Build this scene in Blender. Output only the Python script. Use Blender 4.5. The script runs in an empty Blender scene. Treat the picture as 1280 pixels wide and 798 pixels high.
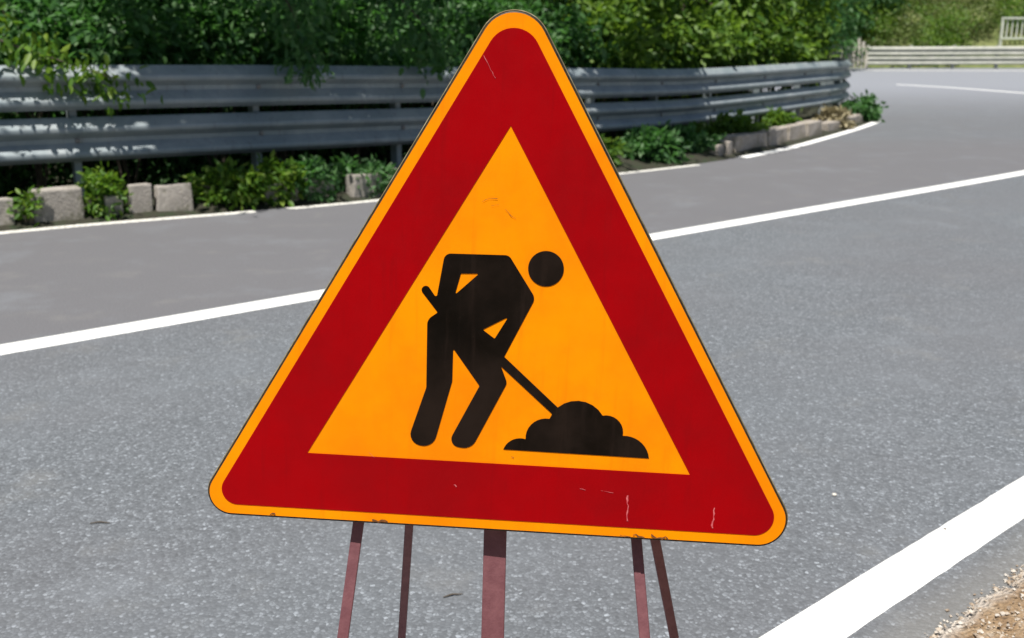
import bpy, math, random
import numpy as np
from mathutils import Matrix, Vector, geometry

# ------------------------------------------------------------------ camera, world, sun, exposure
scene = bpy.context.scene
C = scene.collection
H = 1.2                                            # eye height
cam_d = bpy.data.cameras.new('camera'); cam = bpy.data.objects.new('camera', cam_d); C.objects.link(cam)
cam.location = (0, 0, H)
cam.rotation_euler = (math.radians(90 - 14.58), 0, 0)
cam_d.sensor_width = 36; cam_d.lens = 36.0
cam_d.clip_start = .05; cam_d.clip_end = 2000
cam_d.dof.use_dof = True; cam_d.dof.focus_distance = 1.42; cam_d.dof.aperture_fstop = 7.5
scene.camera = cam

SUN_EL = math.radians(68); SUN_AZ = math.atan2(-.35, -.94)      # azimuth from +Y towards +X
world = bpy.data.worlds.new('World'); scene.world = world; world.use_nodes = True
wn = world.node_tree.nodes; wl = world.node_tree.links
sky = wn.new('ShaderNodeTexSky'); sky.sky_type = 'NISHITA'; sky.sun_disc = False
sky.sun_elevation = SUN_EL; sky.sun_rotation = SUN_AZ
wn['Background'].inputs['Strength'].default_value = .05
wl.new(sky.outputs[0], wn['Background'].inputs['Color'])
sd = bpy.data.lights.new('sun', 'SUN'); sd.energy = 5.0; sd.angle = math.radians(.53); sd.color = (1, .955, .89)
so = bpy.data.objects.new('sun', sd); C.objects.link(so); so.location = (-10, -6, 20)
sdir = Vector((math.sin(SUN_AZ)*math.cos(SUN_EL), math.cos(SUN_AZ)*math.cos(SUN_EL), math.sin(SUN_EL)))
so.rotation_euler = sdir.to_track_quat('Z', 'Y').to_euler()
vs = scene.view_settings; vs.view_transform = 'Standard'; vs.look = 'None'; vs.exposure = .5; vs.gamma = 1; vs.use_curve_mapping = False

rng = np.random.default_rng(7); random.seed(7)

# ------------------------------------------------------------------ helpers
def tag(o, label=None, cat=None, group=None, kind=None):
    if label: o['label'] = label
    if cat: o['category'] = cat
    if group: o['group'] = group
    if kind: o['kind'] = kind
    return o
def empty(name, loc=(0, 0, 0)):
    o = bpy.data.objects.new(name, None); C.objects.link(o); o.location = loc; o.empty_display_size = .1
    return o
def mesh(name, verts, faces, mats, mi=None, smooth=False):
    me = bpy.data.meshes.new(name); me.from_pydata([tuple(map(float, v)) for v in verts], [], faces)
    for m in (mats if isinstance(mats, (list, tuple)) else [mats]): me.materials.append(m)
    if mi is not None: me.polygons.foreach_set('material_index', mi)
    if smooth: me.polygons.foreach_set('use_smooth', [True]*len(me.polygons))
    me.update(); return me
def link(name, me, parent=None, loc=None):
    o = bpy.data.objects.new(name, me); C.objects.link(o)
    if parent is not None: o.parent = parent
    if loc is not None: o.location = loc
    return o
def mobj(name, verts, faces, mats, parent=None, loc=None, mi=None, smooth=False):
    return link(name, mesh(name, verts, faces, mats, mi, smooth), parent, loc)
def catmull(pts, n):
    P = np.array(pts, float); P = np.vstack([2*P[0]-P[1], P, 2*P[-1]-P[-2]]); out = []
    for i in range(1, len(P)-2):
        p0, p1, p2, p3 = P[i-1:i+3]
        for t in np.linspace(0, 1, n, endpoint=False):
            out.append(.5*((2*p1)+(-p0+p2)*t+(2*p0-5*p1+4*p2-p3)*t*t+(-p0+3*p1-3*p2+p3)*t**3))
    out.append(P[-2]); return np.array(out)
class Path:
    def __init__(s, pts, n=12):
        s.p = catmull(pts, n); d = np.linalg.norm(np.diff(s.p[:, :2], axis=0), axis=1)
        s.s = np.r_[0, np.cumsum(d)]; s.L = s.s[-1]
    def at(s, t): return np.array([np.interp(t, s.s, s.p[:, k]) for k in range(s.p.shape[1])])
    def fr(s, t):
        a, b = s.at(max(t-.1, 0))[:2], s.at(min(t+.1, s.L))[:2]; d = (b-a)/np.linalg.norm(b-a)
        return d, np.array([d[1], -d[0]])            # heading, right-hand normal (towards the road)
    def near(s, x, y): return s.s[np.argmin((s.p[:, 0]-x)**2+(s.p[:, 1]-y)**2)]
def zg(x, y):                                        # road surface rises gently beyond the bend
    t = np.maximum(0, np.asarray(y, float)-17); return .016*t*t/(t+4)
def box_vf(w, d, h, jit=0, r=None, taper=0):
    v = [[sx*w/2*(1-taper*(sz > 0)), sy*d/2*(1-taper*(sz > 0)), h*(sz > 0)] for sz in (-1, 1) for sy in (-1, 1) for sx in (-1, 1)]
    if jit: v = [[c+r.uniform(-jit, jit) for c in q] for q in v]
    return v, [(0, 2, 3, 1), (4, 5, 7, 6), (0, 1, 5, 4), (2, 6, 7, 3), (0, 4, 6, 2), (1, 3, 7, 5)]
def bevel(me, w, seg=2):
    import bmesh
    bm = bmesh.new(); bm.from_mesh(me)
    bmesh.ops.bevel(bm, geom=bm.edges[:], offset=w, segments=seg, affect='EDGES', profile=.6); bm.to_mesh(me); bm.free()
    return me
def tube_vf(pts, rad, n=7):
    V = []; F = []
    pts = [Vector(p) for p in pts]
    for i, p in enumerate(pts):
        d = (pts[min(i+1, len(pts)-1)]-pts[max(i-1, 0)]).normalized()
        a = d.cross(Vector((.3, .9, .2))).normalized(); b = d.cross(a)
        for k in range(n):
            t = 2*math.pi*k/n; V.append(p+(a*math.cos(t)+b*math.sin(t))*rad[i])
    for i in range(len(pts)-1):
        for k in range(n): F.append((i*n+k, i*n+(k+1) % n, (i+1)*n+(k+1) % n, (i+1)*n+k))
    F.append(tuple(range(n))[::-1]); F.append(tuple(range((len(pts)-1)*n, len(pts)*n)))
    return V, F
def bar_vf(a, b, w, d, front=(0, -1, 0)):            # flat bar a->b, w across, d deep
    a, b = Vector(a), Vector(b); ax = (b-a).normalized(); f = Vector(front)
    x = ax.cross(f).normalized(); y = ax.cross(x).normalized(); V = []
    for p in (a, b):
        for sx, sy in ((-1, -1), (1, -1), (1, 1), (-1, 1)): V.append(p+x*sx*w/2+y*sy*d/2)
    return V, [(0, 1, 2, 3), (7, 6, 5, 4), (0, 4, 5, 1), (1, 5, 6, 2), (2, 6, 7, 3), (3, 7, 4, 0)]

# ------------------------------------------------------------------ materials
class NT:
    def __init__(s, name):
        s.m = bpy.data.materials.new(name); s.m.use_nodes = True; s.t = s.m.node_tree; s.n = s.t.nodes
        s.b = s.n['Principled BSDF']; s.out = s.n['Material Output']; s.co = s.n.new('ShaderNodeTexCoord').outputs['Object']
    def L(s, a, b): s.t.links.new(a, b)
    def noise(s, scale, detail=4, rough=.6, co=None):
        n = s.n.new('ShaderNodeTexNoise'); n.inputs['Scale'].default_value = scale; n.inputs['Detail'].default_value = detail
        n.inputs['Roughness'].default_value = rough; s.L(co or s.co, n.inputs['Vector']); return n.outputs['Fac']
    def vor(s, scale, out='Distance', feat='F1', co=None):
        n = s.n.new('ShaderNodeTexVoronoi'); n.feature = feat; n.inputs['Scale'].default_value = scale
        s.L(co or s.co, n.inputs['Vector']); return n.outputs[out]
    def ramp(s, fac, stops, interp='LINEAR'):
        n = s.n.new('ShaderNodeValToRGB'); e = n.color_ramp.elements; n.color_ramp.interpolation = interp
        while len(e) < len(stops): e.new(.5)
        for i, (p, c) in enumerate(stops): e[i].position = p; e[i].color = (*c, 1) if len(c) == 3 else c
        s.L(fac, n.inputs['Fac']); return n.outputs['Color']
    def mix(s, fac, a, b, mode='MIX'):
        n = s.n.new('ShaderNodeMix'); n.data_type = 'RGBA'; n.blend_type = mode
        for sock, v in ((n.inputs['Factor'], fac), (n.inputs['A'], a), (n.inputs['B'], b)):
            if isinstance(v, (int, float)): sock.default_value = v
            elif isinstance(v, tuple): sock.default_value = (*v, 1)
            else: s.L(v, sock)
        return n.outputs['Result']
    def math(s, op, a, b=0., c=None):
        n = s.n.new('ShaderNodeMath'); n.operation = op
        for i, v in enumerate((a, b) if c is None else (a, b, c)):
            if isinstance(v, (int, float)): n.inputs[i].default_value = v
            else: s.L(v, n.inputs[i])
        return n.outputs[0]
    def mrange(s, v, a, b, c=0., d=1.):
        n = s.n.new('ShaderNodeMapRange'); n.interpolation_type = 'SMOOTHSTEP'; s.L(v, n.inputs[0])
        for i, q in enumerate((a, b, c, d)): n.inputs[i+1].default_value = q
        return n.outputs[0]
    def bump(s, h, st, dist=.01):
        n = s.n.new('ShaderNodeBump'); n.inputs['Strength'].default_value = st; n.inputs['Distance'].default_value = dist
        s.L(h, n.inputs['Height']); s.L(n.outputs[0], s.b.inputs['Normal'])
    def col(s, c):
        if isinstance(c, tuple): s.b.inputs['Base Color'].default_value = (*c, 1)
        else: s.L(c, s.b.inputs['Base Color'])
    def set(s, **k):
        for a, v in k.items():
            i = s.b.inputs[a.replace('_', ' ')]
            if isinstance(v, (int, float)): i.default_value = v
            else: s.L(v, i)
        return s.m

def grey(v, tint=(1, 1, 1)): return tuple(v*t for t in tint)
def mat_asphalt():
    t = NT('asphalt'); T = (.82, .90, .99); T2 = (.94, .935, 1.0)
    st = t.vor(105, 'Color'); sep = t.n.new('ShaderNodeSeparateColor'); t.L(st, sep.inputs[0])
    stone = t.ramp(sep.outputs[0], [(0, grey(.085, T)), (.3, grey(.15, T)), (.65, grey(.195, T)), (.9, grey(.275, T)), (1, grey(.42, T))])
    gap = t.mrange(t.vor(105, 'Distance', 'DISTANCE_TO_EDGE'), 0, .16)
    near = t.mix(gap, grey(.105, T), stone)
    near = t.mix(t.mrange(t.noise(38, 4), .35, .68), near, t.mix(.55, near, grey(.12, T)))
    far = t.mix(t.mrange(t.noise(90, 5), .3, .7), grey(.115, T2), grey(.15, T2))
    sx = t.n.new('ShaderNodeSeparateXYZ'); t.L(t.co, sx.inputs[0])
    lat = t.math('ADD', t.math('MULTIPLY', sx.outputs[0], .66024), t.math('MULTIPLY', sx.outputs[1], -.75105))
    wob = t.math('ADD', lat, t.math('MULTIPLY', t.noise(2.5, 3), .05))
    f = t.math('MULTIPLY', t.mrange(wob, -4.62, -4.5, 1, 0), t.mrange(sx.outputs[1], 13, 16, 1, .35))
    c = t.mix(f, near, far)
    # wheel tracks, patches and stains with their own shape, then painted-in distance brightening
    trk = t.math('ABSOLUTE', t.math('SUBTRACT', t.math('ABSOLUTE', t.math('ADD', lat, 2.75)), .85))
    c = t.mix(t.math('MULTIPLY', t.mrange(trk, 0, .5, 1, 0), .22), c, grey(.17, T))
    c = t.mix(t.mrange(t.noise(.55, 4, .55), .35, .7, 0, .50), c, grey(.125, T2))
    c = t.mix(t.mrange(t.noise(1.7, 6, .7), .5, .75, 0, .35), c, grey(.24, T))
    c = t.mix(t.mrange(t.noise(3.1, 4, .6), .55, .8, 0, .3), c, (.21, .205, .19))
    c = t.mix(t.mrange(sx.outputs[1], 17, 34, 0, .75), c, (.25, .265, .295))  # far road paler with distance: grazing-light brightening put into the colour
    c = t.mix(t.mrange(wob, -.98, -.86, 0, .45), c, (.19, .18, .16))
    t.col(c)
    t.bump(t.math('ADD', t.math('MULTIPLY', t.vor(105), -1), t.math('MULTIPLY', t.noise(40), .6)), .4, .005)
    return t.set(Roughness=.82)
def mat_paint():
    t = NT('road_paint'); w = t.noise(160, 4, .7); big = t.noise(5, 4)
    c = t.mix(t.mrange(w, .58, .72, 0, .45), (.80, .80, .78), (.45, .45, .44))
    t.col(t.mix(t.mrange(big, .5, .8, 0, .3), c, (.6, .59, .56))); t.bump(t.noise(120), .4, .004); return t.set(Roughness=.7)
def mat_oldpaint():
    t = NT('old_road_paint')
    c = t.mix(t.mrange(t.noise(40, 5, .7), .42, .62, 0, .8), (.70, .69, .64), (.30, .28, .25))
    t.col(c); return t.set(Roughness=.8)
def mat_soil():
    t = NT('soil'); c = t.ramp(t.noise(9, 6, .7), [(.3, (.014, .016, .008)), (.5, (.030, .028, .016)), (.62, (.018, .032, .010)), (.8, (.03, .04, .014))])
    t.col(c); t.bump(t.noise(25, 6), .8, .03); return t.set(Roughness=.95)
def mat_gravel():
    t = NT('gravel'); a = t.ramp(t.noise(22, 6, .75), [(.3, (.16, .10, .055)), (.48, (.30, .20, .11)), (.6, (.42, .33, .23)), (.75, (.52, .45, .37))])
    c = t.mix(t.mrange(t.vor(110), .1, .5), a, t.mix(.5, a, (.2, .13, .07)))
    sx = t.n.new('ShaderNodeSeparateXYZ'); t.L(t.co, sx.inputs[0])
    lt = t.math('ADD', t.math('MULTIPLY', sx.outputs[0], .66024), t.math('MULTIPLY', sx.outputs[1], -.75105))
    lt = t.math('ADD', lt, t.math('MULTIPLY', t.noise(18, 4), .06))
    c = t.mix(t.mrange(lt, -.82, -.77, .8, 0), c, t.mix(t.noise(60, 4), (.34, .30, .26), (.60, .56, .51)))
    t.col(c); t.bump(t.math('ADD', t.noise(60, 6), t.vor(110)), .8, .01); return t.set(Roughness=.95)
def mat_pebble():
    t = NT('pebble'); g = t.n.new('ShaderNodeNewGeometry').outputs['Random Per Island']
    t.col(t.ramp(g, [(0, (.24, .17, .11)), (.5, (.45, .38, .30)), (1, (.62, .58, .52))])); return t.set(Roughness=.9)
def mat_film(name, c, dirt, rough=.45, spec=.05):
    t = NT(name)
    a = t.mix(t.mrange(t.noise(4.5, 5, .62), .36, .70, 0, .85), c, dirt)
    mp = t.n.new('ShaderNodeMapping'); mp.inputs['Scale'].default_value = (38, 38, 3); t.L(t.co, mp.inputs['Vector'])
    a = t.mix(t.mrange(t.noise(1.6, 4, .6, mp.outputs[0]), .52, .78, 0, .6), a, dirt)
    a = t.mix(t.mrange(t.noise(260, 2), .66, .74, 0, .35), a, dirt)
    t.col(a); t.bump(t.noise(14, 2), .05, .004)
    return t.set(Roughness=t.mrange(t.noise(30, 4), .3, .7, rough-.08, rough+.1), Specular_IOR_Level=spec)
def mat_plain(name, c, c2, scale=20, rough=.7, metal=0, bump=.2, bs=None):
    t = NT(name); t.col(t.mix(t.mrange(t.noise(scale, 5, .65), .35, .7), c, c2))
    if bump: t.bump(t.noise(bs or scale*3, 5), bump, .006)
    return t.set(Roughness=rough, Metallic=metal)
def mat_galv():
    t = NT('galvanised_steel')
    a = t.mix(t.mrange(t.noise(2.2, 5, .7), .35, .7), (.235, .28, .30), (.34, .375, .385))
    st = t.n.new('ShaderNodeMapping'); st.inputs['Scale'].default_value = (9, 9, 1.2); t.L(t.co, st.inputs['Vector'])
    a = t.mix(t.mrange(t.noise(3, 4, .6, st.outputs[0]), .55, .75, 0, .5), a, (.14, .13, .12))
    t.col(a); return t.set(Roughness=t.mrange(t.noise(8), .3, .7, .38, .55), Metallic=.2)
def mat_concrete(name, a, b, moss):
    t = NT(name); c = t.mix(t.mrange(t.noise(11, 6, .7), .35, .68), a, b)
    c = t.mix(t.mrange(t.noise(5, 6, .75), .46, .66, 0, .8), c, moss); t.col(c)
    t.bump(t.noise(45, 6, .7), .7, .02); return t.set(Roughness=.95)
def mat_leaf(name, cols, trans, tf=.38):
    t = NT(name); g = t.n.new('ShaderNodeNewGeometry').outputs['Random Per Island']
    c = t.ramp(g, cols); t.col(c); t.set(Roughness=.5, Specular_IOR_Level=.35)
    tr = t.n.new('ShaderNodeBsdfTranslucent'); t.L(t.mix(.5, c, trans), tr.inputs['Color'])
    mx = t.n.new('ShaderNodeMixShader'); mx.inputs[0].default_value = tf
    t.L(t.b.outputs[0], mx.inputs[1]); t.L(tr.outputs[0], mx.inputs[2]); t.L(mx.outputs[0], t.out.inputs['Surface']); return t.m
M = dict(
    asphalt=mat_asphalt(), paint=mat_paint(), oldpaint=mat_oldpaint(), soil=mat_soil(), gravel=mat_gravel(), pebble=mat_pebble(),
    yellow=mat_film('yellow_sheeting', (.92, .285, .001), (.76, .20, .002)),
    red=mat_film('red_sheeting', (.32, .0008, .003), (.24, .002, .004)),
    black=mat_film('black_print', (.004, .003, .002), (.020, .013, .010), .5),
    edge=mat_plain('grimy_sign_edge', (.012, .009, .004), (.05, .03, .006), 60, .6),
    lip=mat_plain('sign_lip', (.13, .10, .045), (.30, .26, .17), 40, .5),
    back=mat_plain('sign_back', (.25, .26, .27), (.33, .34, .34), 20, .5, .5),
    scratch=mat_plain('scratch', (.50, .05, .07), (.62, .16, .17), 200, .8, 0, 0),
    scuff=mat_plain('scuff', (.20, .07, .01), (.07, .03, .01), 200, .8, 0, 0),
    leg=mat_plain('maroon_leg_paint', (.125, .042, .050), (.165, .062, .070), 45, .6, 0, .15),
    galv=mat_galv(),
    bolt=mat_plain('bolt_steel', (.2, .19, .18), (.32, .3, .29), 50, .5, .6, 0),
    concrete=mat_concrete('kerb_concrete', (.30, .275, .245), (.42, .385, .345), (.10, .10, .055)),
    stone=mat_concrete('kerb_stone', (.32, .285, .25), (.43, .385, .34), (.15, .13, .08)),
    bark=mat_plain('bark', (.07, .055, .04), (.13, .105, .08), 14, .95, 0, .8, 30),
    pale=mat_plain('pale_painted_metal', (.50, .53, .44), (.62, .63, .55), 5, .6),
    farrail=mat_plain('weathered_pale_steel', (.32, .33, .28), (.42, .42, .37), 3, .6, .1),
    wood=mat_plain('pale_weathered_wood', (.42, .39, .32), (.56, .53, .46), 9, .9),
    hill=mat_plain('grassy_slope', (.10, .13, .035), (.17, .18, .07), 1.2, .95, 0, .8, 8),
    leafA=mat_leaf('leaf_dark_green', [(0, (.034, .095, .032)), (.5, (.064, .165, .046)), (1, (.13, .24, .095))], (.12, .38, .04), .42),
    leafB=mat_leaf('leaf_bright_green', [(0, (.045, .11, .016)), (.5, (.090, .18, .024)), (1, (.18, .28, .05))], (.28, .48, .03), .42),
    leafC=mat_leaf('leaf_ivy', [(0, (.05, .13, .014)), (.6, (.09, .19, .018)), (1, (.18, .26, .03))], (.22, .42, .02)),
    leafD=mat_leaf('leaf_olive', [(0, (.10, .15, .04)), (.5, (.15, .21, .06)), (1, (.24, .27, .11))], (.24, .32, .06)),
    dry=mat_leaf('leaf_dry', [(0, (.20, .17, .09)), (1, (.38, .33, .20))], (.3, .26, .12), .2),
)

# ------------------------------------------------------------------ road geometry (metres, camera foot at the origin)
D = np.array([.75105, .66024]); N = np.array([.66024, -.75105])
def lat(l, s): return tuple(N*l + D*s)               # lateral offset l, distance s along the straight
LEFT = Path([(-18.3, -5.6), (-10.8, .9), (-6.7, 4.4), (-3.54, 7.01), (-2.12, 7.93), (-1.15, 8.62), (1.17, 10.65), (2.15, 11.55), (2.79, 12.40), (3.92, 14.08), (6.42, 18.55), (7.4, 21.2), (7.6, 24.5), (6.9, 28.5), (4.5, 34), (0, 39), (-8, 45)])
RIGHT = Path([lat(-.6, -14), lat(-.6, -6), lat(-.6, 0), lat(-.6, 6), lat(-.6, 12), lat(-.6, 17), (20, 18), (30, 27), (37, 37), (36, 44), (28, 50.2), (17, 50.9), (7, 51.6), (-4, 55)])
def strip(name, rows, mats, kind='structure', smooth=True):
    rows = np.array(rows); a, b = rows.shape[:2]
    F = [(i*b+j, i*b+j+1, (i+1)*b+j+1, (i+1)*b+j) for i in range(a-1) for j in range(b-1)]
    o = mobj(name, rows.reshape(-1, 3), F, mats, smooth=smooth); o['kind'] = kind; return o

# ground: one sheet to the horizon
gx = np.r_[-900, -300, -120, np.arange(-60, 91, 3.), 140, 320, 900]; gy = np.r_[-900, -300, -100, np.arange(-40, 101, 3.), 140, 320, 900]
strip('ground', [[(x, y, float(zg(x, min(y, 110)))-.09) for y in gy] for x in gx][::-1], M['soil'])
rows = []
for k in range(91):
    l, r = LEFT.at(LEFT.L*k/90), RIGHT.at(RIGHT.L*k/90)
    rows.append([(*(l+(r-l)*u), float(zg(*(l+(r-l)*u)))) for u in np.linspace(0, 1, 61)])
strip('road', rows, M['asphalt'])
# left verge, rising into a bank behind the barrier
prof = [(0, -.02), (.10, .015), (.25, .05), (.6, .08), (1.15, .04), (1.6, -.22), (2.5, -.25), (3.4, .2), (5, 1.4), (7.5, 3.2), (11, 5.2), (16, 7)]
rows = []
for s in np.arange(0, LEFT.L, .5):
    p = LEFT.at(s); d, n = LEFT.fr(s); fade = np.clip((LEFT.L-s-14)/10, .05, 1)
    row = []
    for o, z in prof:
        q = p-n*o; row.append((*q, float(zg(*q))+z*(fade if z > .2 else 1)+(rng.normal(0, .015) if o > .05 else 0)))
    rows.append(row)
strip('verge', rows[::-1], M['soil'])
# gravel shoulder beside the lane
rows = []
for s in np.arange(-8, 12, .022):
    e = .007*math.sin(s*9)+.006*math.sin(s*31+1)+rng.normal(0, .009); row = []
    for k, (l, z) in enumerate([(-.87, -.008), (-.845, .012), (-.82, .02), (-.78, .022), (-.72, .024), (-.64, .03), (-.52, .03), (-.3, .04), (.2, .04), (1.5, .02), (3, -.05)]):
        q = lat(l+e*max(0, 1-k*.2), s); row.append((*q, z+(rng.normal(0, .005) if 0 < k < 9 else 0)))
    rows.append(row)
strip('gravel_shoulder', rows, M['gravel'])
V = []; F = []
for i in range(7000):
    l = -.865+abs(rng.normal(0, .03 if i % 3 == 0 else .22)); q = lat(l+rng.normal(0, .012), rng.uniform(.2, 4.5)); r = .0025+.006*rng.random()**2.5; b = len(V)
    zc = .028 if l > -.80 else (.018 if l > -.84 else .003)
    for dx, dy, dz in ((1, 0, 0), (-.4, .85, 0), (-.5, -.8, .1), (0, .1, .75), (.1, 0, -.7)):
        V.append((q[0]+r*(dx+rng.normal(0, .2)), q[1]+r*(dy+rng.normal(0, .2)), zc+r*dz))
    F += [(b, b+1, b+3), (b+1, b+2, b+3), (b+2, b, b+3), (b+1, b, b+4), (b+2, b+1, b+4), (b, b+2, b+4)]
tag(mobj('pebbles', V, F, M['pebble']), 'beige pebbles scattered along the gravel shoulder', 'pebbles', kind='stuff')

# painted lines: thin worn sheets just above the asphalt
def line(name, pts, w, mat, n=10, step=.05, jit=.0007, z=.004):
    p = Path(pts, n); rows = []
    for s in np.arange(0, p.L, step):
        c = p.at(s); d, nn = p.fr(s); rows.append([(*(c+nn*o), float(zg(*(c+nn*o)))+z) for o, z in ((-w/2+rng.normal(0, jit), .0005), (-w/2+.005, .0035), (0, .004), (w/2-.005, .0035), (w/2+rng.normal(0, jit), .0005))])
    return strip(name, rows, mat)
cl = [lat(-4.487, -14), lat(-4.487, -6), lat(-4.487, 0), lat(-4.487, 6), lat(-4.487, 11)]
line('centre_line', cl + [(9.6, 14.6), (12.3, 19.2), (13.9, 24), (14.0, 27.6)], .16, M['paint'])
line('centre_line', [(14.0, 28.2), (13.2, 31.5), (12.3, 33.6)], .17, M['paint'])
line('edge_line', [lat(-1.043, -10), lat(-1.043, 0), lat(-1.043, 8), lat(-1.043, 15), (18.6, 18.6), (28.4, 27.5), (35.2, 37)], .122, M['paint'])
line('edge_line', [(35, 43.2), (27.6, 46.2), (17, 47.4), (7, 48.7)], .45, M['oldpaint'])
def sub(s0, s1, off): return [tuple(LEFT.at(s)+LEFT.fr(s)[1]*off) for s in np.linspace(s0, s1, max(3, int((s1-s0)/.6)))]
sA = LEFT.near(-2.0, 8.0); sB = LEFT.near(-1.85, 8.12); sC = LEFT.near(2.05, 11.45); sD = LEFT.near(2.62, 12.2); sE = LEFT.near(6.6, 19)
line('edge_line', sub(2, sA, .05), .10, M['oldpaint'], 4)
line('edge_line', sub(sB, sC, .05), .09, M['oldpaint'], 4)
line('edge_line', sub(sD, sE, .06), .14, M['paint'], 4)

# ------------------------------------------------------------------ the roadworks sign
SIGN_R = np.array([[0.997743, 0.052825, 0.041443], [-0.055065, 0.996971, 0.054916], [-0.038417, -0.057074, 0.997631]])
SIGN_T = np.array([-0.0148, 1.3757, 0.7860])
ROOT = Vector((-.015, 1.40, 0))
sign = empty('roadworks_sign', ROOT)
tag(sign, 'triangular red and yellow roadworks warning sign with black digging worker, on maroon folding legs', 'road sign')
def rounded(poly, rad, n=6):
    out = []; m = len(poly); rad = rad if isinstance(rad, (list, tuple)) else [rad]*m
    for i in range(m):
        p, a, b = Vector(poly[i]), Vector(poly[i-1]), Vector(poly[(i+1) % m]); u = (a-p).normalized(); v = (b-p).normalized()
        ang = u.angle(v)
        if rad[i] <= 0 or ang > 3.05: out.append(tuple(p)); continue
        t = min(rad[i]/math.tan(ang/2), .48*(a-p).length, .48*(b-p).length); r = t*math.tan(ang/2)
        c = p+(u+v).normalized()*(r/math.sin(ang/2)); s = p+u*t-c; e = p+v*t-c
        sweep = s.angle_signed(e)
        a0 = math.atan2(s.y, s.x)
        for k in range(n+1):
            th = a0-sweep*k/n; out.append((c.x+r*math.cos(th), c.y+r*math.sin(th)))
    return out
def tri(s, dz=0): R = s/math.sqrt(3); return [(0, R+dz), (s/2, -R/2+dz), (-s/2, -R/2+dz)]
def prism(loops, y0, y1):
    pts = [p for l in loops for p in l]; tess = geometry.tessellate_polygon([[Vector((x, z, 0)) for x, z in l] for l in loops])
    n = len(pts); V = [(x, y0, z) for x, z in pts]+[(x, y1, z) for x, z in pts]; F = []
    for t in tess:
        a, b, c = [Vector(pts[i]) for i in t]; ccw = (b-a).cross(c-a) > 0
        t = t if ccw else t[::-1]
        F.append(tuple(t)); F.append(tuple(i+n for i in t[::-1]))
    o = 0
    for l in loops:
        m = len(l)
        for i in range(m): F.append((o+i, o+(i+1) % m, n+o+(i+1) % m, n+o+i))
        o += m
    return V, F
RC = (.049, .042, .036)                              # the corners are not bent to one radius
rc = lambda d: [q-d for q in RC]
loops = [(rounded(tri(.9-.0150), rc(.0043), 14), 0.), (rounded(tri(.9-.0085), rc(.0025), 14), .0018), (rounded(tri(.9-.0050), rc(.0014), 14), .0014), (rounded(tri(.9), RC, 14), .0045), (rounded(tri(.9), RC, 14), .017), (rounded(tri(.9-.004), rc(.001), 14), .018)]
V = []; F = []; mi = []
m = len(loops[0][0])
for l, y in loops: V += [(x, y, z) for x, z in l]
V.append((0, 0, 0)); ctr = len(V)-1
for i in range(m): F.append((ctr, (i+1) % m, i)); mi.append(0)
for k in range(len(loops)-1):
    for i in range(m): F.append((k*m+i, k*m+(i+1) % m, (k+1)*m+(i+1) % m, (k+1)*m+i)); mi.append(1 if k < 2 else 3)
bk = (len(loops)-1)*m; V.append((0, .018, 0)); 
for i in range(m): F.append((len(V)-1, bk+i, bk+(i+1) % m)); mi.append(2)
panel = mobj('panel', V, F, [M['yellow'], M['edge'], M['back'], M['lip']], sign, mi=mi)
mat3 = Matrix([[*SIGN_R[i], SIGN_T[i]-ROOT[i]] for i in range(3)]+[[0, 0, 0, 1]]); panel.matrix_local = mat3
panel['label'] = 'yellow triangular sign plate with grimy dark folded edge'
ring = [rounded(tri(.9-.0185*2*math.sqrt(3)), [.036, .027, .023], 14), tri(.5494, .0026)]
o = mobj('red_border', *prism(ring, -.0006, .0005), M['red'], panel); o['label'] = 'broad red border band of the triangle'
mm = lambda l: [(x/1000, z/1000) for x, z in l]
body = mm([[-83.8, 143.5], [4.8, 145.2], [43.6, 87.1], [4.3, 2.8], [-0.6, -11.3], [9.5, -35.9], [-37.9, -136.3], [-73.1, -132.6], [-29.3, -42.3], [-68.2, 10.0], [-68.1, -37.4], [-93.2, -138.6], [-130.4, -131.2], [-104.7, -48.8], [-105.8, 49.4], [-91.3, 60.2], [-117.2, 92.1], [-107.5, 99.3], [-93.6, 80.1]])
brad = [.010, .010, .012, .006, .003, .010, .019, .019, .003, .001, .012, .019, .019, .010, .014, .002, .006, .006, .002]
hA = mm([[-60.7, 116.5], [-35.4, 117.8], [-68.2, 86.4]]); hB = mm([[-27.7, 38.9], [7.4, 59.0], [-10.6, 26.9]])
mobj('worker_symbol', *prism([rounded(body, brad), rounded(hA, .001, 2), rounded(hB, .001, 2)], -.0007, .0005), M['black'], panel)
mobj('head_symbol', *prism([[(.0563+.0246*math.cos(-t), .1290+.0246*math.sin(-t)) for t in np.linspace(0, 2*math.pi, 40, endpoint=False)]], -.0007, .0005), M['black'], panel)
mobj('shovel_symbol', *prism([mm([[2.8, 2.6], [88.2, -72.9], [78.0, -80.1], [-3.9, -8.9]])], -.00085, .0004), M['black'], panel)
def lobes(pts, sags, n=9):
    out = []
    for (a, b), g in zip(zip(pts[:-1], pts[1:]), sags):
        a, b = Vector(a), Vector(b); c = b-a; L = c.length; h = g*L; R = (L*L/4+h*h)/(2*h); nn = Vector((-c.y, c.x)).normalized()
        o = (a+b)/2+nn*(h-R); a0 = math.atan2((a-o).y, (a-o).x); sw = 2*math.asin(min(1, L/(2*R)))
        for k in range(n): out.append((o.x+R*math.cos(a0-sw*k/n), o.y+R*math.sin(a0-sw*k/n)))
    return out+[tuple(pts[-1])]
mound = lobes(mm([[8.0, -134.0], [39, -117], [71.5, -85], [146.1, -76], [176, -104], [215.2, -135.1]]), [.20, .24, .32, .27, .20])
mobj('mound_symbol', *prism([mound], -.00070, .0005), M['black'], panel)
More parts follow.
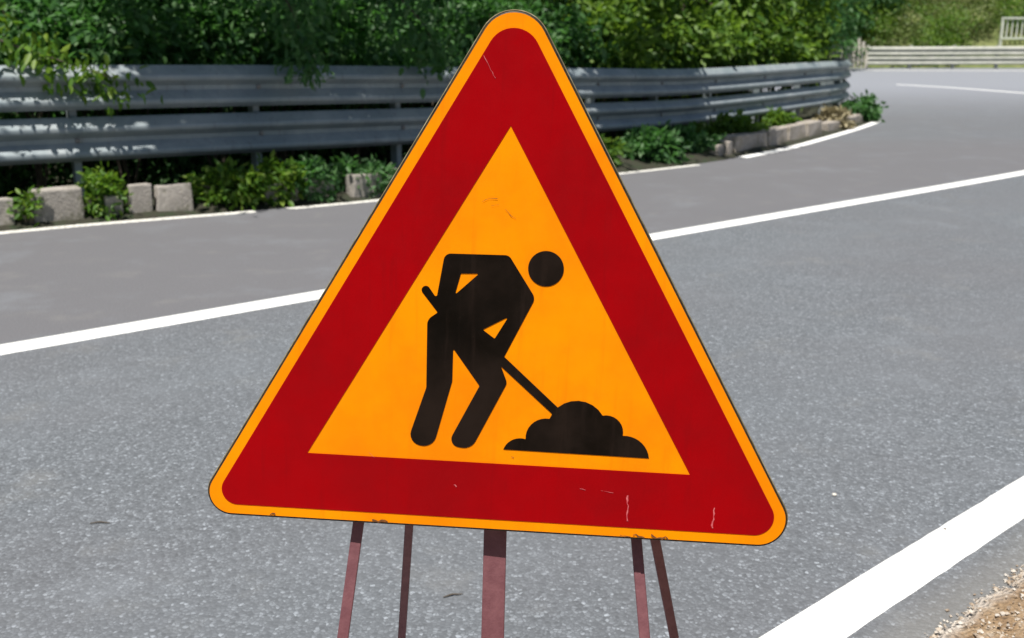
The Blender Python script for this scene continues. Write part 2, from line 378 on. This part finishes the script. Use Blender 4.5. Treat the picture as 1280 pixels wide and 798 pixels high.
def scrape(name, pts, w, mat, y=-.0012, parent=panel):
    p = mm(pts); L = []; Rr = []
    for i in range(len(p)-1):
        a, b = Vector(p[i]), Vector(p[i+1]); k = max(2, int((b-a).length/.004)); nn = Vector((-(b-a).y, (b-a).x)).normalized()
        for j in range(k+(i == len(p)-2)):
            c = a+(b-a)*j/k; ww = w*random.uniform(.25, 1); off = nn*random.uniform(-w, w)*.5
            L.append(c+nn*ww/2+off); Rr.append(c-nn*ww/2+off)
    V = [(q.x, y, q.y) for q in L+Rr]; n = len(L)
    F = [(n+i, n+i+1, i+1, i) for i in range(n-1)]
    return mobj(name, V, F, mat, parent)
for pts, w in (([[-39.4, 410.4], [-23.4, 381.1]], .0013), ([[189.1, -192], [190, -212], [191.0, -231]], .0028), ([[312.7, -203], [312.1, -234]], .0026), ([[150, -187.0], [168, -189.5]], .0007), ([[120, -186], [128, -188]], .0012), ([[-61.6, -191.5], [-57.1, -193.7]], .0022), ([[-185, -150], [-176, -158]], .0008)):
    scrape('scratch', pts, w, M['scratch'])
for pts, w in (([[-34.6, 217.2], [-25.0, 222.0], [-14.1, 221.5]], .0009), ([[-2.6, 207.8], [5, 200], [12.2, 196]], .0008), ([[-22, 212], [-12, 214]], .0006), ([[-179, -253.5], [-156, -253.8]], .0035), ([[181, -253], [197, -253.5]], .0026), ([[200, -251.5], [217, -253.4]], .0045), ([[226, -252.2], [251, -253.5]], .0045), ([[-330, -253], [-322, -253]], .003), ([[20, -144], [23, -146]], .002)):
    scrape('scuff', pts, w, M['scuff'], -.0011)
# folding stand: flat maroon bars behind the plate down to the ground
def leg(a, b, w, d, up, nm='leg'):
    a, b = Vector(a), Vector(b); t = a+(a-b).normalized()*up
    me = mesh(nm, *bar_vf(t-ROOT, b-ROOT, w, d), M['leg']); bevel(me, .0012, 1); o = link(nm, me, sign)
    fv, ff = box_vf(w*1.5, .05, .006); link('foot', mesh('foot', fv, ff, M['leg']), o).location = b-ROOT
    return o
leg((-0.229, 1.402, 0.521), (-0.30, 1.238, 0), .0165, .006, .20)
leg((-0.159, 1.452, 0.492), (-0.212, 1.611, 0), .0125, .014, .12)
leg((0.186, 1.395, 0.492), (0.225, 1.214, 0), .0160, .006, .20)
leg((0.223, 1.452, 0.464), (0.33, 1.622, 0), .0150, .014, .12)
leg((-0.025, 1.393, 0.505), (-0.038, 1.274, 0), .034, .005, .30)
for z, x0, x1, y in ((.66, -.23, .20, 1.452), (.60, -.19, .22, 1.435)):
    me = mesh('crossbar', *bar_vf(Vector((x0, y, z))-ROOT, Vector((x1, y, z))-ROOT, .022, .005), M['leg']); link('crossbar', me, sign)

# ------------------------------------------------------------------ guardrails
WPROF = [(1, .004), (.985, .010), (.93, .030), (.80, .072), (.775, .080), (.75, .083), (.67, .083), (.645, .079), (.62, .068), (.54, .022), (.52, .016), (.42, .016), (.40, .022), (.245, .072), (.22, .080), (.195, .083), (.115, .083), (.09, .079), (.065, .068), (.015, .030), (0, .026)]
def beam(name, path, s0, s1, zb, hh, mat, parent, step=.3, push=0.):
    V = []; F = []; ss = np.linspace(s0, s1, max(2, int((s1-s0)/step)+1)); n = len(WPROF)*2
    for s in ss:
        p = path.at(s); d, nn = path.fr(s)
        loop = [(z, dd+push) for z, dd in WPROF]+[(z, dd+push-.004) for z, dd in WPROF[::-1]]
        for z, dd in loop: V.append((p[0]+nn[0]*dd, p[1]+nn[1]*dd, p[2]+zb+z*hh))
    for i in range(len(ss)-1):
        for k in range(n): F.append((i*n+k, i*n+(k+1) % n, (i+1)*n+(k+1) % n, (i+1)*n+k))
    F.append(tuple(range(n))[::-1]); F.append(tuple(range((len(ss)-1)*n, len(ss)*n)))
    me = mesh(name, V, F, mat); me.polygons.foreach_set('use_smooth', [True]*len(me.polygons))
    try: me.set_sharp_from_angle(angle=math.radians(40))
    except Exception: pass
    return link(name, me, parent)
# plan and ground offset of the near barrier (third value: top height - 1.08)
RAIL = Path([(-8.9, 4.1, .03), (-6.6, 5.75, .03), (-5.2, 6.75, .03), (-3.74, 7.76, .03), (-2.24, 8.85, .02), (-.77, 10.2, -.01), (.88, 12.0, -.05), (2.55, 14.2, -.085), (4.85, 17.1, -.03), (6.15, 19.5, -.02), (6.75, 21.6, 0), (6.85, 24.2, .04), (6.3, 27.2, .1), (5.0, 30.2, .15)])
g0 = RAIL.at(RAIL.L*.5)
rail = empty('guardrail', (g0[0], g0[1], 0)); tag(rail, 'grey galvanised double-beam guardrail curving along the kerb under the trees', 'guardrail')
sh = Vector((-g0[0], -g0[1], 0))
SEG = 4.5; k = 0; s = 0
while s < RAIL.L-.3:
    e = min(s+SEG+.28, RAIL.L)
    for zb in (.355, .745):
        o = beam('beam', RAIL, s, e, zb, .335, M['galv'], rail, push=.004*(k % 2)); o.location = sh
    s += SEG; k += 1
pv, pf = [], []
prof2 = [(-.028, .098), (.028, .098), (.028, .09), (-.021, .09), (-.021, .006), (.028, .006), (.028, 0), (-.028, 0)]
nP = len(prof2)
for z in (-.35, 1.02): pv += [(x, y, z) for x, y in prof2]
pf = [(i, (i+1) % nP, nP+(i+1) % nP, nP+i) for i in range(nP)]+[tuple(range(nP))[::-1], tuple(range(nP, 2*nP))]
post_me = mesh('post', pv, pf, M['galv'])
sp_me = mesh('spacer', *box_vf(.07, .05, .20), M['galv'])
bolt_me = mesh('bolt', *tube_vf([(0, 0, 0), (0, .008, 0), (0, .014, 0)], [.022, .020, .010], 8), M['bolt'])
s = RAIL.near(-3.42, 8.0) % 1.5
while s < RAIL.L-.2:
    p = RAIL.at(s); d, nn = RAIL.fr(s); ang = math.atan2(d[1], d[0]); rz = ang
    def put(me, nm, off, z, parent, rot):
        o = link(nm, me, parent); o.location = (p[0]+nn[0]*off-g0[0], p[1]+nn[1]*off-g0[1], z); o.rotation_euler = (0, 0, rot); return o
    po = put(post_me, 'post', -.05, p[2], rail, rz)
    for zb in (.355, .745):
        put(sp_me, 'spacer', -.018, p[2]+zb+.06, rail, rz)
        put(bolt_me, 'bolt', .022, p[2]+zb+.335*.47, rail, rz+math.pi)
    s += 1.5
# far barrier on the outside of the bend
FAR = Path([(16.7, 49.9, 0), (19, 49.8, 0), (24, 49.5, .02), (30, 49.0, .03), (38, 47.5, .05)]); zf = float(zg(0, 50))
f0 = FAR.at(0); far = empty('guardrail', (f0[0], f0[1], zf)); tag(far, 'sunlit pale guardrail across the road at the far bend', 'guardrail')
s = 0; k = 0
while s < FAR.L-.3:
    for zb in (.17, .60):
        o = beam('beam', FAR, s, min(s+4.3, FAR.L), zb+zf, .40, M['farrail'], far, .6, .004*(k % 2)); o.location = (-f0[0], -f0[1], -zf)
    s += 4; k += 1
fp = mesh('post', *box_vf(.14, .12, 1.12), M['farrail'])
for s in np.arange(.08, FAR.L, 2.0):
    p = FAR.at(s); d, nn = FAR.fr(s); o = link('post', fp, far); o.location = (p[0]-nn[0]*.07-f0[0], p[1]-nn[1]*.07-f0[1], -.05); o.rotation_euler = (0, 0, math.atan2(d[1], d[0]))

# ------------------------------------------------------------------ kerb of separate blocks along the verge
kerb = empty('kerb'); kerb['kind'] = 'structure'
def kerb_block(s, w, h, mat, off=.22, dp=.14, tilt=0, z=-.02):
    p = LEFT.at(s); d, n = LEFT.fr(s); q = p-n*off
    v, f = box_vf(w, dp, h, .012, random, .04); me = bevel(mesh('kerb_stone', v, f, mat), .014, 2)
    o = link('kerb_stone', me, kerb); o.location = (q[0], q[1], float(zg(*q))+z); o.rotation_euler = (random.uniform(-.05, .05), tilt, math.atan2(d[1], d[0])+random.uniform(-.04, .04))
s3 = LEFT.near(-3.5, 7.05)
s = s3-4.2
while s < s3-.5:
    w = random.uniform(.34, .46); kerb_block(s+w/2, w, random.uniform(.22, .27), M['concrete']); s += w+random.uniform(.02, .2)
for ds, w, h, mt, tl in ((.05, .17, .225, 'concrete', .01), (.42, .36, .265, 'concrete', -.02), (.80, .13, .19, 'concrete', .03), (1.00, .17, .26, 'concrete', 0), (1.24, .27, .24, 'concrete', .02), (2.10, .30, .20, 'concrete', 0), (2.45, .26, .23, 'concrete', -.03), (2.9, .30, .22, 'concrete', .02), (3.35, .34, .24, 'concrete', .02), (3.8, .32, .20, 'concrete', 0), (4.6, .30, .22, 'concrete', .03), (5.2, .34, .20, 'concrete', 0)):
    kerb_block(s3+ds, w, h, M[mt], tilt=tl)
s = LEFT.near(2.5, 12.05)
for w, h in ((.13, .17), (.16, .20), (.95, .24), (.9, .25), (.92, .24), (.85, .24)):
    kerb_block(s+w/2, w, h, M['stone'], off=.24, dp=.2); s += w+(.03 if w > .5 else .10)
s += .35
for w in (.8, .85, .8, .9): kerb_block(s+w/2, w, .17, M['stone'], off=.24, dp=.2); s += w+.06

# ------------------------------------------------------------------ vegetation
def leaves_mesh(name, centers, spread, per, size, mat, out=None, up=.7, droop=.35, wide=.5):
    centers = np.asarray(centers); n = len(centers)*per
    c = np.repeat(centers, per, 0); pos = c+rng.normal(0, 1, (n, 3))*spread*np.array([1, 1, .75])
    o = np.zeros((n, 3)) if out is None else np.repeat(out, per, 0)
    ax = rng.normal(0, 1, (n, 3))*.7+o*.8+np.array([0, 0, -droop]); ax /= np.linalg.norm(ax, axis=1, keepdims=True)
    nr = rng.normal(0, 1, (n, 3))*.55+np.array([0, 0, up])+o*.35; nr -= (nr*ax).sum(1, keepdims=True)*ax; nr /= np.linalg.norm(nr, axis=1, keepdims=True)
    sd_ = np.cross(ax, nr); l = (size*rng.uniform(.55, 1.35, n))[:, None]; w = l*wide*.5
    V = np.stack([pos, pos+ax*l*.28+sd_*w*.85+nr*l*.06, pos+ax*l*.66+sd_*w*.8+nr*l*.05, pos+ax*l-nr*l*.10, pos+ax*l*.66-sd_*w*.8+nr*l*.05, pos+ax*l*.28-sd_*w*.85+nr*l*.06], 1).reshape(-1, 3)
    b = np.arange(n)[:, None]*6; F = np.stack([b+np.array([[0, 3, 2, 1]]), b+np.array([[0, 5, 4, 3]])], 1).reshape(-1)
    me = bpy.data.meshes.new(name); me.vertices.add(len(V)); me.vertices.foreach_set('co', V.astype('f4').ravel())
    me.loops.add(len(F)); me.loops.foreach_set('vertex_index', F.astype('i4')); k = len(F)//4
    me.polygons.add(k); me.polygons.foreach_set('loop_start', np.arange(k, dtype='i4')*4)
    me.materials.append(mat); me.update(calc_edges=True); me.validate(); return me
def lumpy(n, rad, low=-1., seed=0):
    r = np.random.default_rng(seed); d = r.normal(0, 1, (n*3, 3)); d /= np.linalg.norm(d, axis=1, keepdims=True); d = d[d[:, 2] > low][:n]
    ph = r.uniform(0, 6.28, 6); lob = 1+.16*np.sin(3*np.arctan2(d[:, 1], d[:, 0])+ph[0])+.13*np.sin(5*d[:, 2]+ph[1])+.12*np.sin(7*d[:, 0]+ph[2])*np.sin(6*d[:, 1]+ph[3])
    rr = r.uniform(.25, 1, len(d))**.45*lob
    return d*rr[:, None]*np.array(rad), d
def tree(loc, h, rad, zc, mat, label, group, size=.085, clumps=260, per=42, seed=1, lean=(0, 0), low=-1., spread=.2, over=None):
    t = empty('broadleaf_tree', loc); tag(t, label, 'tree', group); r = random.Random(seed)
    cen, d = lumpy(clumps, rad, low, seed); cen = cen+np.array([lean[0], lean[1], zc])
    if over is not None:                              # unseen high limbs over the barrier, placed there to shade it
        c2, d2 = lumpy(over[4], over[3], -1, seed+500); cen = np.vstack([cen, c2+np.array(over[:3])]); d = np.vstack([d, d2])
    base = [(0, 0, -.9), (.03, .02, .4), (lean[0]*.2+r.uniform(-.1, .1), lean[1]*.2, zc*.45), (lean[0]*.6, lean[1]*.6, zc*.85), (lean[0]+r.uniform(-.2, .2), lean[1], zc+rad[2]*.6)]
    rd = [.13, .11, .085, .055, .015]; rd = [q*h/5 for q in rd]
    V, F = tube_vf(base, rd, 9)
    for i in range(16):
        k = r.randrange(len(cen)); e = Vector(cen[k]); u = r.uniform(.35, .9); a = Vector(base[2]).lerp(Vector(base[4]), u); mid = (a+e)/2+Vector((0, 0, .12))
        v2, f2 = tube_vf([a, mid, e], [.035*h/5, .02*h/5, .006], 5); b = len(V); V += v2; F += [tuple(q+b for q in f) for f in f2]
    if over is not None:
        e = Vector(over[:3])
        for j in range(5):
            q = e+Vector((r.uniform(-.5, .5), r.uniform(-.5, .5), r.uniform(-.1, .25)))
            v2, f2 = tube_vf([Vector(base[3]), Vector(base[3]).lerp(q, .5)+Vector((0, 0, .25)), q], [.05, .03, .008], 6); b = len(V); V += v2; F += [tuple(a_+b for a_ in f) for f in f2]
    mobj('trunk', V, F, M['bark'], t, smooth=True)
    link('crown', leaves_mesh('crown', cen, spread, per, size, mat, d), t)
    return t
def shrub(name, label, cat, loc, rad, mat, size=.06, clumps=60, per=30, seed=1, group=None, zc=None, spread=.09, stems=True):
    t = empty(name, loc); tag(t, label, cat, group); r = random.Random(seed)
    zc = rad[2]*.75 if zc is None else zc; cen, d = lumpy(clumps, rad, -1, seed); cen = cen+np.array([0, 0, zc]); cen[:, 2] = np.maximum(cen[:, 2], .03)
    link('foliage', leaves_mesh('foliage', cen, spread, per, size, mat, d), t)
    V, F = [], []
    for i in range(6):
        e = Vector(cen[r.randrange(len(cen))]); v2, f2 = tube_vf([(r.uniform(-.04, .04), r.uniform(-.04, .04), -.05), e*.5+Vector((0, 0, .05)), e], [.012, .008, .003], 5); b = len(V); V += v2; F += [tuple(q+b for q in f) for f in f2]
    mobj('stem', V, F, M['bark'], t); return t
def off(s, o):
    p = RAIL.at(s); n = RAIL.fr(s)[1]; return np.array([p[0]-n[0]*o, p[1]-n[1]*o]), n
LA = 'dark green broadleaf tree leaning over the grey guardrail'; GA = 'dark trees leaning over the guardrail'
LB = 'bright green large-leaved tree behind the guardrail bend'; GB = 'bright trees behind the guardrail bend'
def rtree(x, y, o, h, rad, zc, mat, lab, grp, over, canopy=None, **k):
    s = RAIL.near(x, y); q, n = off(s, o)
    if canopy:
        c = RAIL.at(s-canopy[0]); m = RAIL.fr(s-canopy[0])[1]; k['over'] = (c[0]+m[0]*canopy[1]-q[0], c[1]+m[1]*canopy[1]-q[1], canopy[2], canopy[3], canopy[4])
    tree((q[0], q[1], .1+(.0 if o < 3 else .4)), h, rad, zc, mat, lab, grp, lean=(n[0]*over, n[1]*over), **k)
CR = (.62, .62, .5)
rtree(-6.9, 5.5, 1.5, 5, (1.5, 1.5, 1.7), 2.9, M['leafA'], LA, GA, .5, seed=11, size=.11)
rtree(-4.9, 6.95, 1.7, 5, (1.2, 1.2, 1.5), 2.3, M['leafA'], LA, GA, .25, seed=12, size=.11, canopy=(1.0, .8, 4.3, (.7, .7, .5), 60))
rtree(-2.9, 8.4, 2.3, 5, (1.1, 1.1, 1.2), 2.2, M['leafA'], LA, GA, .1, seed=13, clumps=200, size=.11, per=36, canopy=(.6, .8, 4.3, CR, 125))
rtree(-1.7, 9.4, 2.2, 5, (1.1, 1.1, 1.2), 2.1, M['leafA'], LA, GA, .1, seed=14, clumps=200, size=.11, per=36, canopy=(.75, .8, 4.3, CR, 125))
rtree(-.3, 10.7, 2.2, 5, (1.2, 1.2, 1.25), 2.2, M['leafA'], LA, GA, .1, seed=15, clumps=210, size=.11, per=36, canopy=(1.0, .8, 4.3, CR, 110))
rtree(.95, 12.1, 2.2, 5, (1.1, 1.1, 1.3), 2.25, M['leafB'], LB, GB, .1, seed=16, size=.14, clumps=190, per=30, canopy=(.75, .8, 4.3, CR, 120))
rtree(2.7, 14.3, 2.2, 5, (1.5, 1.5, 1.7), 2.4, M['leafB'], LB, GB, .3, seed=17, size=.16, per=26, canopy=(2.5, .85, 4.3, (.7, .7, .5), 110))
rtree(4.5, 16.7, 2.2, 5, (1.5, 1.5, 1.8), 2.5, M['leafB'], LB, GB, .3, seed=18, size=.16, per=26)
rtree(5.8, 18.8, 1.9, 5, (1.4, 1.4, 1.8), 2.5, M['leafB'], LB, GB, .4, seed=19, size=.16, per=26)
rtree(6.9, 23.0, 1.9, 5.5, (1.8, 1.8, 2.2), 3.0, M['leafA'], LA, GA, .6, seed=20, size=.12, per=30)
# second row up the bank
LC = 'shaded tree filling the bank behind the front row'; GC = 'trees up the shaded bank'
for i, (x, y) in enumerate([(-6.5, 5.8), (-4.6, 7.1), (-2.8, 8.5), (-1.1, 9.9), (.6, 11.7), (2.2, 13.8), (4.0, 16.1), (5.6, 18.7), (6.7, 21.8)]):
    rtree(x, y, 4.0, 6, (1.9, 1.9, 2.4), 2.6, M['leafA'], LC, GC, .2, seed=40+i, size=.12, clumps=170, per=34, spread=.28)
# sunlit bushes just behind the barrier, their crests above the top beam
rr_ = random.Random(21); sA0 = RAIL.near(-5.4, 6.6); sA1 = RAIL.near(6.2, 19.6); s = sA0; i = 0
while s < sA1:
    q, n = off(s, rr_.uniform(.72, 1.0)); xx = q[0]; i += 1
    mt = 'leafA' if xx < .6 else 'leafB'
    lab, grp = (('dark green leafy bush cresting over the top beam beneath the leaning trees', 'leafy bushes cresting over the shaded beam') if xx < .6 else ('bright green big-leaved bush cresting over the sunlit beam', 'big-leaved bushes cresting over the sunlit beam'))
    h = rr_.uniform(.36, .55)
    shrub('roadside_bush', lab, 'bush', (q[0], q[1], -.02), (.52, .52, h), M[mt], .10 if xx < .6 else .15, 55, 30 if xx < .6 else 18, 300+i, grp, zc=1.30+rr_.uniform(-.08, .12), spread=.12)
    s += rr_.uniform(.62, 1.0)
# understorey right behind the barrier
LU = 'low dark undergrowth bush in the shaded ditch behind the guardrail'; GU = 'undergrowth behind the guardrail'
for i, (s, o, r_, h_) in enumerate([(1.5+1.15*k, 1.75+.25*((k*7) % 3), .62, .65+.12*((k*5) % 4)) for k in range(20)]):
    q, n = off(s, o); shrub('undergrowth_bush', LU, 'bush', (q[0], q[1], -.15), (r_, r_, h_), M['leafA'] if i < 11 else M['leafB'], .075, 70, 32, 70+i, GU, spread=.13)
# ivy and low leaves covering the bank
P_ = []
for i in range(2600):
    s = rng.uniform(1, RAIL.L-2); o_ = rng.uniform(1.2, 6.5); q, n = off(s, o_); oo = o_+.65
    P_.append((q[0], q[1], float(zg(*q))+float(np.interp(oo, [a for a, b in prof], [b for a, b in prof]))+.05+.05*rng.random()))
me = leaves_mesh('bank_ivy', P_, .11, 9, .085, M['leafA'], up=1.0, droop=.1)
tag(link('bank_ivy', me), 'low ivy covering the shaded bank behind the guardrail', 'ivy', kind='stuff')
# hanging branch in front of the upper beam
def branch(name, label, pts, mat, size, per, seed, spread=.09):
    t = empty(name, pts[0]); tag(t, label, 'branch'); o = np.array(pts[0]); P_ = catmull(np.array(pts)-o, 8)
    mobj('twig', *tube_vf([tuple(p) for p in P_], list(np.linspace(.014, .004, len(P_))), 6), M['bark'], t, smooth=True)
    r = np.random.default_rng(seed); cen = P_[3:][r.integers(0, len(P_)-3, 46)]+r.normal(0, .07, (46, 3))
    link('foliage', leaves_mesh('foliage', cen, spread, per, size, mat, droop=.9), t)
def rp(x, y, o, z): q, n = off(RAIL.near(x, y), o); return (q[0], q[1], z)
branch('hanging_branch', 'drooping dark leafy branch hanging over the upper guardrail beam', [rp(-2.35, 8.8, 1.0, 2.5), rp(-2.1, 9.0, .35, 2.2), rp(-1.95, 9.05, -.2, 1.6), rp(-1.9, 9.1, -.28, 1.06)], M['leafA'], .085, 16, 3)
branch('hanging_branch', 'leafy green branch spilling over the guardrail beside the drooping dark branch', [rp(-1.5, 9.4, 1.0, 2.4), rp(-1.2, 9.75, .2, 2.0), rp(-1.0, 9.9, -.25, 1.5), rp(-.85, 10.1, -.3, 1.15)], M['leafA'], .09, 16, 4, .14)
branch('hanging_branch', 'sunlit leafy sprig lying on top of the guardrail near its lit patches', [rp(-4.6, 7.1, .7, 1.5), rp(-4.1, 7.5, .2, 1.45), rp(-3.6, 7.85, -.12, 1.22), rp(-3.15, 8.2, -.16, 1.0)], M['leafC'], .085, 14, 5, .09)
# plants growing out of the kerb
def kplant(x, y, o, rad, mat, lab, seed, size=.055, clumps=34, per=22, cat='plant', name='kerb_plant'):
    s = LEFT.near(x, y); p = LEFT.at(s); n = LEFT.fr(s)[1]; q = p-n*o
    shrub(name, lab, cat, (q[0], q[1], float(zg(*q))+.03), rad, mat, size, clumps, per, seed, spread=.045)
kplant(-3.335, 7.155, .15, (.025, .04, .13), M['leafC'], 'small green weed wedged between the two broad pale kerb blocks', 101, clumps=9, per=16)
kplant(-2.95, 7.42, .20, (.10, .10, .19), M['leafC'], 'sunlit ivy tuft on the kerb beside the broad block', 102)
kplant(-2.15, 7.98, .26, (.27, .15, .17), M['leafC'], 'bright yellow-green ivy mound spilling onto the road edge', 103, .07, 44, 24)
kplant(-1.88, 8.18, .24, (.22, .15, .17), M['leafC'], 'yellow-green ivy clump next to the dark overhanging weeds', 104, .07, 40, 24)
kplant(-1.60, 8.36, .20, (.2, .16, .18), M['leafA'], 'dark green weeds hanging over the kerb line', 105, .06, 40, 24)
kplant(-1.2, 8.66, .34, (.3, .16, .15), M['leafA'], 'low shaded weeds on the kerb left of the sign edge', 106, .06, 46, 24)
kplant(1.1, 10.65, .5, (.30, .2, .17), M['leafB'], 'leafy green weeds on the verge just right of the sign', 107, .09, 46, 20)
kplant(1.75, 11.3, .45, (.34, .22, .17), M['leafA'], 'dark leafy clump on the verge before the stone kerb', 108, .09, 60, 20)
kplant(2.3, 12.0, .55, (.34, .22, .17), M['leafA'], 'dark bushy clump at the start of the stone kerb', 109, .09, 60, 20)
kplant(3.2, 13.3, .62, (.42, .2, .19), M['leafB'], 'green weeds above the middle of the stone kerb', 110, .09, 60, 20)
kplant(4.4, 15.2, .62, (.3, .2, .19), M['leafB'], 'green weed tuft above the far end of the stone kerb', 111, .09, 40, 20)
kplant(5.35, 16.7, .30, (.26, .18, .15), M['dry'], 'dry straw-coloured tuft past the stone kerb', 112, .10, 40, 20)
kplant(6.25, 18.5, .22, (.36, .30, .22), M['leafA'], 'dark round shrub at the road edge under the guardrail bend', 113, .09, 70, 22, 'shrub', 'roadside_shrub')

# ------------------------------------------------------------------ far side of the bend: slope, bushes, fences
rows = []
for x in np.arange(2, 75, 1.5):
    row = []
    for o, z in ((0, -.1), (.8, .1), (2, .9), (4, 2.0), (7, 4.2), (11, 7), (17, 11), (26, 16)):
        y = 50.6+o+.02*(x-20); row.append((x, y, zf+z*(1+.1*math.sin(x*.5))+rng.normal(0, .08)))
    rows.append(row)
strip('hillside', rows[::-1], M['hill'])
def hz(x, y):
    o = y-50.6-.02*(x-20); return zf+float(np.interp(o, [0, .8, 2, 4, 7, 11, 17], [-.1, .1, .9, 2, 4.2, 7, 11]))
LH = 'olive-green bush on the sunny slope behind the far guardrail'; GH = 'bushes on the sunny slope'
r = random.Random(5); i = 0
for x in np.arange(17.5, 36, 1.55):
    for yy in (52.2, 54.3, 56.6):
        x2 = x+r.uniform(-.5, .5); y2 = yy+r.uniform(-.5, .5); i += 1
        if 22.5 < x2 and yy < 53: continue
        shrub('slope_bush', LH, 'bush', (x2, y2, hz(x2, y2)-.1), (1.15, 1.1, r.uniform(.9, 1.4)), M['leafD'] if r.random() < .65 else M['leafB'], .15, 55, 26, 200+i, GH, spread=.24)
for (x, y, sd_, mt) in ((13.5, 47.5, 31, 'leafA'), (15.6, 52.5, 32, 'leafA'), (18.2, 54.5, 33, 'leafA'), (11.5, 52, 34, 'leafA'), (14.5, 56, 35, 'leafA')):
    tree((x, y, zf if y < 51 else hz(x, y)-.1), 6, (2.0, 2.0, 2.6), 2.9, M[mt], 'dark tall tree standing past the far end of the pale guardrail' if mt == 'leafA' else 'bright tree beside the pale slatted fence', 'trees past the far guardrail' if mt == 'leafA' else None, size=.2, clumps=240, per=26, seed=sd_, spread=.32)
# pale railing above the far barrier
fr = empty('railing', (24.4, 53.0, hz(24.4, 53))); tag(fr, 'pale upright-barred railing on the slope above the far guardrail', 'railing')
z0 = 1.83-hz(24.4, 53); 
def fb(nm, a, b, w, d, par=fr, mt='pale'): link(nm, mesh(nm, *bar_vf(a, b, w, d), M[mt]), par)
for kx in range(4): fb('post', (kx*2.0, 0, -.3), (kx*2.0, 0, z0+1.08), .12, .10)
fb('top_rail', (0, -.06, z0+1.03), (6, -.06, z0+1.03), .09, .07); fb('bottom_rail', (0, -.06, z0+.06), (6, -.06, z0+.06), .09, .07)
for kx in range(1, 24):
    if kx % 8: fb('bar', (kx*.25, 0, z0+.08), (kx*.25, 0, z0+1.0), .06, .04)
# slatted gate / fence at the end of the pale barrier
ga = empty('slatted_fence', (14.9, 49.0, zf)); tag(ga, 'pale weathered slatted fence at the end of the far guardrail', 'fence')
for kx in range(9):
    fb('slat', (kx*.19, r.uniform(-.01, .01), .05), (kx*.19+r.uniform(-.02, .02), 0, 1.15+.25*math.sin(kx*1.3)), .13, .03, ga, 'wood')
fb('rail', (-.1, .05, .4), (1.65, .05, .4), .1, .04, ga, 'wood'); fb('rail', (-.1, .05, .95), (1.65, .05, .95), .1, .04, ga, 'wood')

# ------------------------------------------------------------------ bits lying on the road
def stone(x, y, rr, mat, lab, nm='loose_stone', cat='stone', flat=.6):
    import bmesh
    bm = bmesh.new(); bmesh.ops.create_icosphere(bm, subdivisions=2, radius=rr)
    for v in bm.verts: v.co *= 1+random.uniform(-.18, .18); v.co.z = max(v.co.z*flat, -.25*rr)
    me = bpy.data.meshes.new(nm); bm.to_mesh(me); bm.free(); me.materials.append(mat); o = link(nm, me); o.location = (x, y, .25*rr+.002); tag(o, lab, cat)
stone(.902, 2.648, .0065, M['pebble'], 'single pale stone lying on the asphalt near the painted edge line')
stone(1.124, 2.435, .0045, M['bark'], 'tiny dark chip lying on the wide white edge line', 'road_chip', 'chip')
for x, y, a, l, lab in ((-1.084, 2.472, .1, .05, 'short dark twig on the asphalt beyond the left leg of the sign'), (-.135, 2.10, .35, .045, 'thin dark twig on the asphalt between the legs of the sign')):
    V_, F_ = tube_vf([(-l/2, 0, .003), (0, .003, .005), (l/2, -.002, .003)], [.0012, .0022, .001], 5)
    o = mobj('twig', V_, F_, M['bark'], loc=(x, y, 0)); o.rotation_euler = (0, 0, a); tag(o, lab, 'twig')
